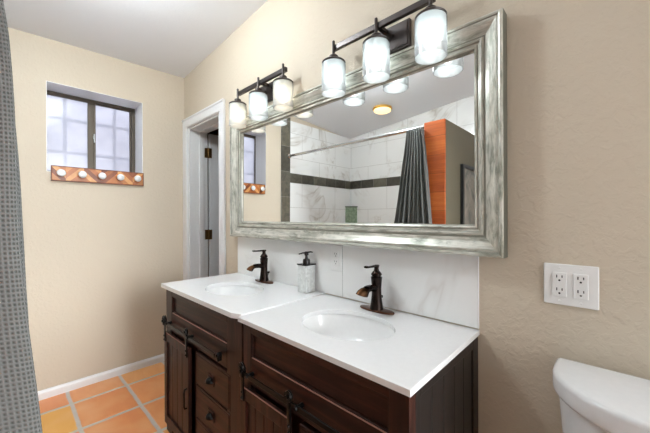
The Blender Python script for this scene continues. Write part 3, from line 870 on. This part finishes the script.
# ------------------------------------------------------------------ faucets
def make_faucet(x, y, z, label):
    f = thing('faucet', label, 'faucet', (x, y, z), 'bronze waterfall faucets')
    b = BM()
    def oval(a, c, n=40): return [(x+math.copysign(abs(math.cos(2*PI*i/n))**0.8, math.cos(2*PI*i/n))*a, y+math.sin(2*PI*i/n)*c) for i in range(n)]
    prism(b, oval(0.084, 0.028), z+0.0003, z+0.009, 0.003)
    obj('base_plate', b, M_plate, f, 40)['label'] = 'copper-edged oval base plate'
    b = BM()
    lathe(b, [(0, z+0.0085), (0.0285, z+0.0085), (0.0275, z+0.016), (0.0235, z+0.042), (0.0205, z+0.070), (0.0200, z+0.100), (0.0225, z+0.135), (0.0235, z+0.146), (0.0238, z+0.150), (0.0195, z+0.152), (0.0195, z+0.157), (0.0225, z+0.159), (0.0225, z+0.163), (0.017, z+0.172), (0.010, z+0.180), (0, z+0.182)], (x, y, 0), 'z', 32)
    obj('body', b, M_orb, f, 35)
    # waterfall spout: open trough curving forwards and down
    t = bmesh.new(); rows = []
    path = [(-0.012, 0.106, 0.015), (-0.035, 0.112, 0.016), (-0.056, 0.113, 0.018), (-0.077, 0.110, 0.0225), (-0.092, 0.102, 0.027), (-0.103, 0.090, 0.030)]
    for i, (dy, dz, hw) in enumerate(path):
        p, q = path[max(0, i-1)], path[min(len(path)-1, i+1)]
        ty, tz = q[0]-p[0], q[1]-p[1]; L = math.hypot(ty, tz); ny, nz = tz/L, -ty/L   # normal (pointing up)
        if nz < 0: ny, nz = -ny, -nz
        row = []
        for k in range(13):
            a = PI*k/12
            depth = 0.019 if i < 3 else 0.017
            row.append(t.verts.new((x-math.cos(a)*hw, y+dy-ny*math.sin(a)*depth, z+dz-nz*math.sin(a)*depth)))
        rows.append(row)
    for r0, r1 in zip(rows, rows[1:]):
        for k in range(12): t.faces.new((r0[k], r0[k+1], r1[k+1], r1[k]))
    bmesh.ops.recalc_face_normals(t, faces=t.faces[:])
    bmesh.ops.solidify(t, geom=t.faces[:], thickness=0.003)
    b = BM(); merge(b, t)
    sp = obj('spout', b, M_orb, f, 40)
    # bronze lining of the trough
    t = bmesh.new(); rows = []
    for i, (dy, dz, hw) in enumerate(path):
        p, q = path[max(0, i-1)], path[min(len(path)-1, i+1)]
        ty, tz = q[0]-p[0], q[1]-p[1]; L = math.hypot(ty, tz); ny, nz = tz/L, -ty/L
        if nz < 0: ny, nz = -ny, -nz
        rows.append([t.verts.new((x-math.cos(PI*k/12)*(hw-0.0035), y+dy-ny*math.sin(PI*k/12)*0.0135, z+dz-nz*math.sin(PI*k/12)*0.0135)) for k in range(13)])
    for r0, r1 in zip(rows, rows[1:]):
        for k in range(12): t.faces.new((r0[k], r0[k+1], r1[k+1], r1[k]))
    bmesh.ops.solidify(t, geom=t.faces[:], thickness=0.0008)
    b = BM(); merge(b, t); obj('trough_lining', b, M_gold, sp, 40)
    # lid over the rear part of the trough
    b = BM(); tube(b, [(x, y-0.010, z+0.109), (x, y-0.036, z+0.115), (x, y-0.056, z+0.115), (x, y-0.066, z+0.113)], [0.016, 0.0165, 0.0175, 0.017], 16, 0.35); obj('spout_cover', b, M_orb, sp, 50)
    # lever handle
    b = BM(); lathe(b, [(0, z+0.180), (0.011, z+0.180), (0.0095, z+0.188), (0.011, z+0.194), (0.010, z+0.201), (0, z+0.203)], (x, y, 0), 'z', 20)
    tube(b, [(x, y+0.012, z+0.198), (x, y-0.004, z+0.199), (x, y-0.030, z+0.199), (x, y-0.058, z+0.200), (x, y-0.072, z+0.202), (x, y-0.080, z+0.203)], [0.007, 0.0085, 0.007, 0.0065, 0.0085, 0.006], 14, 0.7)
    obj('lever_handle', b, M_orb, f, 40)
    for o in f.children_recursive:
        for vv in o.data.vertices: vv.co.z *= 0.95
    # drain lift rod behind the body
    b = BM(); cyl(b, (x+0.002, y+0.018, z+0.008), (x+0.002, y+0.031, z+0.052), 0.0028, n=10); lathe(b, [(0, -0.007), (0.006, -0.005), (0.0075, 0), (0.006, 0.005), (0, 0.007)], (x+0.002, y+0.032, z+0.055), 'z', 14)
    obj('lift_rod', b, M_orb, f, 40)
    return f
fa = make_faucet(1.336, -0.064, ZT1, 'oil-rubbed bronze faucet on the farther sink, left of the soap dispenser')
dup(fa, (2.145, -0.062, ZT2), 'oil-rubbed bronze faucet on the sink nearest the toilet', 'bronze waterfall faucets')

# ------------------------------------------------------------------ soap dispenser
sx, sy = 1.700, -0.052; sz = ZT1
t = thing('soap_dispenser', 'square pearly mosaic soap dispenser with dark pump beside the farther faucet', 'soap dispenser', (sx, sy, sz))
b = BM(); box(b, sx-0.033, sx+0.033, sy-0.033, sy+0.033, sz+0.0003, sz+0.140, .003, 2); obj('bottle', b, M_soap, t)
b = BM(); box(b, sx-0.036, sx+0.036, sy-0.036, sy+0.036, sz+0.1405, sz+0.1465, .0015); obj('lid', b, M_pump, t)
b = BM(); lathe(b, [(0, sz+0.1460), (0.019, sz+0.1460), (0.019, sz+0.1649), (0.016, sz+0.1708), (0.008, sz+0.1731), (0.0065, sz+0.1885), (0.011, sz+0.1908), (0.011, sz+0.2050), (0.006, sz+0.2097), (0, sz+0.2097)], (sx, sy, 0), 'z', 24)
tube(b, [(sx-0.028, sy-0.028, sz+0.1956), (sx-0.016, sy-0.016, sz+0.2015), (sx, sy, sz+0.2038), (sx+0.015, sy+0.015, sz+0.2074), (sx+0.024, sy+0.024, sz+0.2050)], [0.004, 0.005, 0.007, 0.006, 0.004], 12, 0.7)
obj('pump', b, M_pump, t, 40)

# ------------------------------------------------------------------ coat rack under the window
ry0, ry1, rz0, rz1 = -0.915, -0.346, 1.518, 1.615
t = thing('coat_rack', 'chevron wood coat rack with five white knobs below the window', 'coat rack', (0.001, (ry0+ry1)/2, rz0))
b = BM(); box(b, 0.0008, 0.019, ry0, ry1, rz0, rz1, .0015); bd = obj('board', b, M_chev, t)
b = BM(); box(b, 0.0008, 0.022, ry0-0.003, ry1+0.003, rz0-0.006, rz0, .001); box(b, 0.0008, 0.022, ry0-0.003, ry1+0.003, rz1, rz1+0.004, .001)
box(b, 0.0008, 0.022, ry0-0.005, ry0, rz0-0.006, rz1+0.004, .001); box(b, 0.0008, 0.022, ry1, ry1+0.005, rz0-0.006, rz1+0.004, .001)
obj('edge_strip', b, M_rackedge, bd)
for i in range(5):
    ky = -0.868 + i*0.1192; kz = (rz0+rz1)/2+0.001
    b = BM(); lathe(b, [(0.0, 0.018), (0.012, 0.018), (0.010, 0.024), (0.009, 0.036), (0.013, 0.042), (0, 0.042)], (0, ky, kz), 'x', 20)
    k = obj('knob_stem', b, M_rackedge, t, 35)
    b = BM(); lathe(b, [(0.0, 0.040), (0.012, 0.041), (0.023, 0.044), (0.0255, 0.049), (0.0225, 0.054), (0.013, 0.057), (0, 0.058)], (0, ky, kz), 'x', 24)
    obj('porcelain_knob', b, M_porc, k, 60)

# ------------------------------------------------------------------ toilet
t = thing('toilet', 'white toilet with bowed tank lid against the beige wall', 'toilet', (3.0, -0.3, 0))
TX0, TX1 = 2.752, 3.248
def tank_outline(ins, bow, n=24):
    x0, x1 = TX0+ins, TX1-ins; yb = -0.022
    xc = (x0+x1)/2; hw = (x1-x0)/2
    pts = [(x1-0.012, yb), (x0+0.012, yb), (x0+0.003, yb-0.004), (x0, yb-0.014)]
    for i in range(n+1):
        u = -1+2*i/n
        # superellipse bowed front
        a = PI - PI*i/n
        c, s = math.cos(a), math.sin(a)
        ex, ey = abs(c)**0.68, abs(s)**0.68
        yy = -0.080-(bow)*(ey*0.62 + 0.38*(1-(c)**2))
        pts.append((xc+math.copysign(ex, c)*hw, yy))
    pts += [(x1, yb-0.014), (x1-0.003, yb-0.004)]
    return pts
b = BM(); prism(b, tank_outline(0.0, 0.198), 0.788, 0.842, 0.012, 4); obj('tank_lid', b, M_porc, t, 40)
b = BM(); tb = bmesh.new(); rings = []
for z, ins, bow in ((0.40, 0.060, 0.130), (0.43, 0.046, 0.150), (0.55, 0.034, 0.168), (0.70, 0.018, 0.170), (0.790, 0.012, 0.172)):
    rings.append([tb.verts.new((x, y, z)) for x, y in tank_outline(ins, bow)])
n = len(rings[0])
for r0, r1 in zip(rings, rings[1:]):
    for i in range(n): tb.faces.new((r0[i], r0[(i+1) % n], r1[(i+1) % n], r1[i]))
tb.faces.new(rings[0]); tb.faces.new(rings[-1]); bmesh.ops.recalc_face_normals(tb, faces=tb.faces[:]); merge(b, tb)
obj('tank', b, M_porc, t, 40)
b = BM(); tb = bmesh.new(); rings = []
for z, a, cbk, cf in ((0.0, 0.11, -0.20, -0.52), (0.04, 0.105, -0.20, -0.51), (0.16, 0.10, -0.19, -0.52), (0.26, 0.14, -0.16, -0.62), (0.34, 0.178, -0.13, -0.71), (0.385, 0.185, -0.10, -0.73), (0.398, 0.183, -0.10, -0.728)):
    cy, hh = (cbk+cf)/2, (cbk-cf)/2
    rings.append([tb.verts.new((3.0+a*math.cos(2*PI*i/36), cy+hh*math.sin(2*PI*i/36), z)) for i in range(36)])
for r0, r1 in zip(rings, rings[1:]):
    for i in range(36): tb.faces.new((r0[i], r0[(i+1) % 36], r1[(i+1) % 36], r1[i]))
tb.faces.new(rings[0]); tb.faces.new(rings[-1]); bmesh.ops.recalc_face_normals(tb, faces=tb.faces[:]); merge(b, tb)
obj('bowl', b, M_porc, t, 50)
b = BM(); prism(b, [(3.0+0.188*math.cos(2*PI*i/40), -0.485+0.245*math.sin(2*PI*i/40)) for i in range(40)], 0.4, 0.418, 0.006); obj('seat', b, M_plastic, t, 40)
b = BM(); prism(b, [(3.0+0.186*math.cos(2*PI*i/40), -0.485+0.243*math.sin(2*PI*i/40)) for i in range(40)], 0.4185, 0.436, 0.007); obj('seat_lid', b, M_plastic, t, 40)

# ------------------------------------------------------------------ shower rod, rings and curtain
RY, RZ = -1.268, 1.990
t = thing('shower_rod', 'chrome shower curtain rod between slate strip and orange partition', 'curtain rod', (0.9, RY, RZ))
b = BM(); cyl(b, (0.018, RY, RZ), (PX0-0.002, RY, RZ), 0.0155, n=24); obj('rod', b, M_chrome, t, 40)
b = BM(); lathe(b, [(0, 0.0165), (0.030, 0.0165), (0.028, 0.024), (0.018, 0.034), (0, 0.034)], (0, RY, RZ), 'x', 24); obj('end_flange', b, M_chrome, t, 40)
b = BM(); lathe(b, [(0, -0.001), (0.030, -0.001), (0.028, -0.010), (0.018, -0.020), (0, -0.020)], (PX0, RY, RZ), 'x', 24); obj('end_flange', b, M_chrome, t, 40)

for i in range(9):
    xx = 1.640 + i*0.0125
    b = BM(); tube(b, [(xx, RY+0.019*math.sin(2*PI*k/20), RZ-0.004+0.021*math.cos(2*PI*k/20)) for k in range(21)], 0.0018, 8)
    obj('curtain_ring', b, M_chrome, t, 60)


def lerp_tab(z, tab):
    if z >= tab[0][0]: return tab[0][1]
    for (za, va), (zb_, vb) in zip(tab, tab[1:]):
        if z >= zb_: return va+(vb-va)*(z-za)/(zb_-za)
    return tab[-1][1]
t = thing('shower_curtain', 'grey waffle-weave shower curtain bunched at the partition end of the rod', 'shower curtain', (1.69, -1.2, 0.04))
b = BM(); NS, NZ, NF = 220, 60, 7.0
uvl = b.loops.layers.uv.new('UVMap'); grid = []
for j in range(NZ+1):
    z = 1.962 + (0.045-1.962)*j/NZ
    fr = lerp_tab(z, [(1.97, -1.162), (1.78, -1.146), (1.72, -1.140), (1.25, -1.119), (0.72, -1.086), (0.0, -1.058)])
    dep = lerp_tab(z, [(1.97, 0.100), (1.78, 0.095), (1.2, 0.10), (0.0, 0.11)])
    xa = lerp_tab(z, [(1.97, 1.745), (1.78, 1.775), (1.19, 1.835), (0.0, 1.89)])
    xb = lerp_tab(z, [(1.97, 1.630), (1.78, 1.615), (1.19, 1.535), (0.0, 1.46)])
    row = []
    for i in range(NS+1):
        s = i/NS
        ph = 2*PI*NF*s + 0.35*math.sin(5*s+z*1.3) 
        w = 0.5-0.5*math.cos(ph)
        amp = 0.72+0.28*math.sin(9*s+1.0)
        y = fr - dep*w*amp - 0.012*(1-amp) - 0.004*math.sin(z*7+s*11)
        x = xa+(xb-xa)*s + 0.010*math.sin(2*ph) * (1.0-0.3*s)
        x0 = 1.735
        if x > x0: y = max(y, PY+0.008)
        row.append(((x, y, z), s*1.75, z))
    grid.append(row)
vs = [[b.verts.new(p[0]) for p in r] for r in grid]
for j in range(NZ):
    for i in range(NS):
        f = b.faces.new((vs[j][i], vs[j][i+1], vs[j+1][i+1], vs[j+1][i]))
        for lp, (jj, ii) in zip(f.loops, ((j, i), (j, i+1), (j+1, i+1), (j+1, i))):
            lp[uvl].uv = (grid[jj][ii][1], grid[jj][ii][2])
cu = obj('cloth', b, M_curt, t, 70)
sm = cu.modifiers.new('thickness', 'SOLIDIFY'); sm.thickness = 0.003; sm.offset = -1

# ------------------------------------------------------------------ picture on the painted side of the partition
t = thing('picture_frame', 'dark framed muted print on the taupe side of the partition', 'picture', (PX1, -1.80, 1.15))
b = BM(); fy0, fy1, fz0, fz1, ww = -1.93, -1.52, 1.10, 1.70, 0.03
ring(b, PX1+0.0006, PX1+0.026, fy0, fy1, fz0, fz1, ww); obj('frame', b, M_artframe, t)
b = BM(); box(b, PX1+0.0006, PX1+0.010, fy0+ww-0.002, fy1-ww+0.002, fz0+ww-0.002, fz1-ww+0.002); obj('print', b, M_art, t)

# ------------------------------------------------------------------ green corner shelf in the shower
t = thing('corner_caddy', 'pale green glass corner caddy in the tiled shower corner', 'shower caddy', (0.012, YS+0.002, 1.12))
def tri(bm, s, z0, z1, bev=0.002):
    prism(bm, [(0.0165, YS+0.0005), (0.0165+s, YS+0.0005), (0.0165+s, YS+0.02), (0.0165+0.02, YS+s), (0.0165, YS+s)], z0, z1, bev)
b = BM(); tri(b, 0.118, 1.12, 1.408); obj('front_panel', b, M_green, t)
b = BM(); tri(b, 0.128, 1.408, 1.424); obj('top_shelf', b, M_greencap, t)
b = BM(); tri(b, 0.128, 1.10, 1.12); obj('bottom_shelf', b, M_greencap, t)
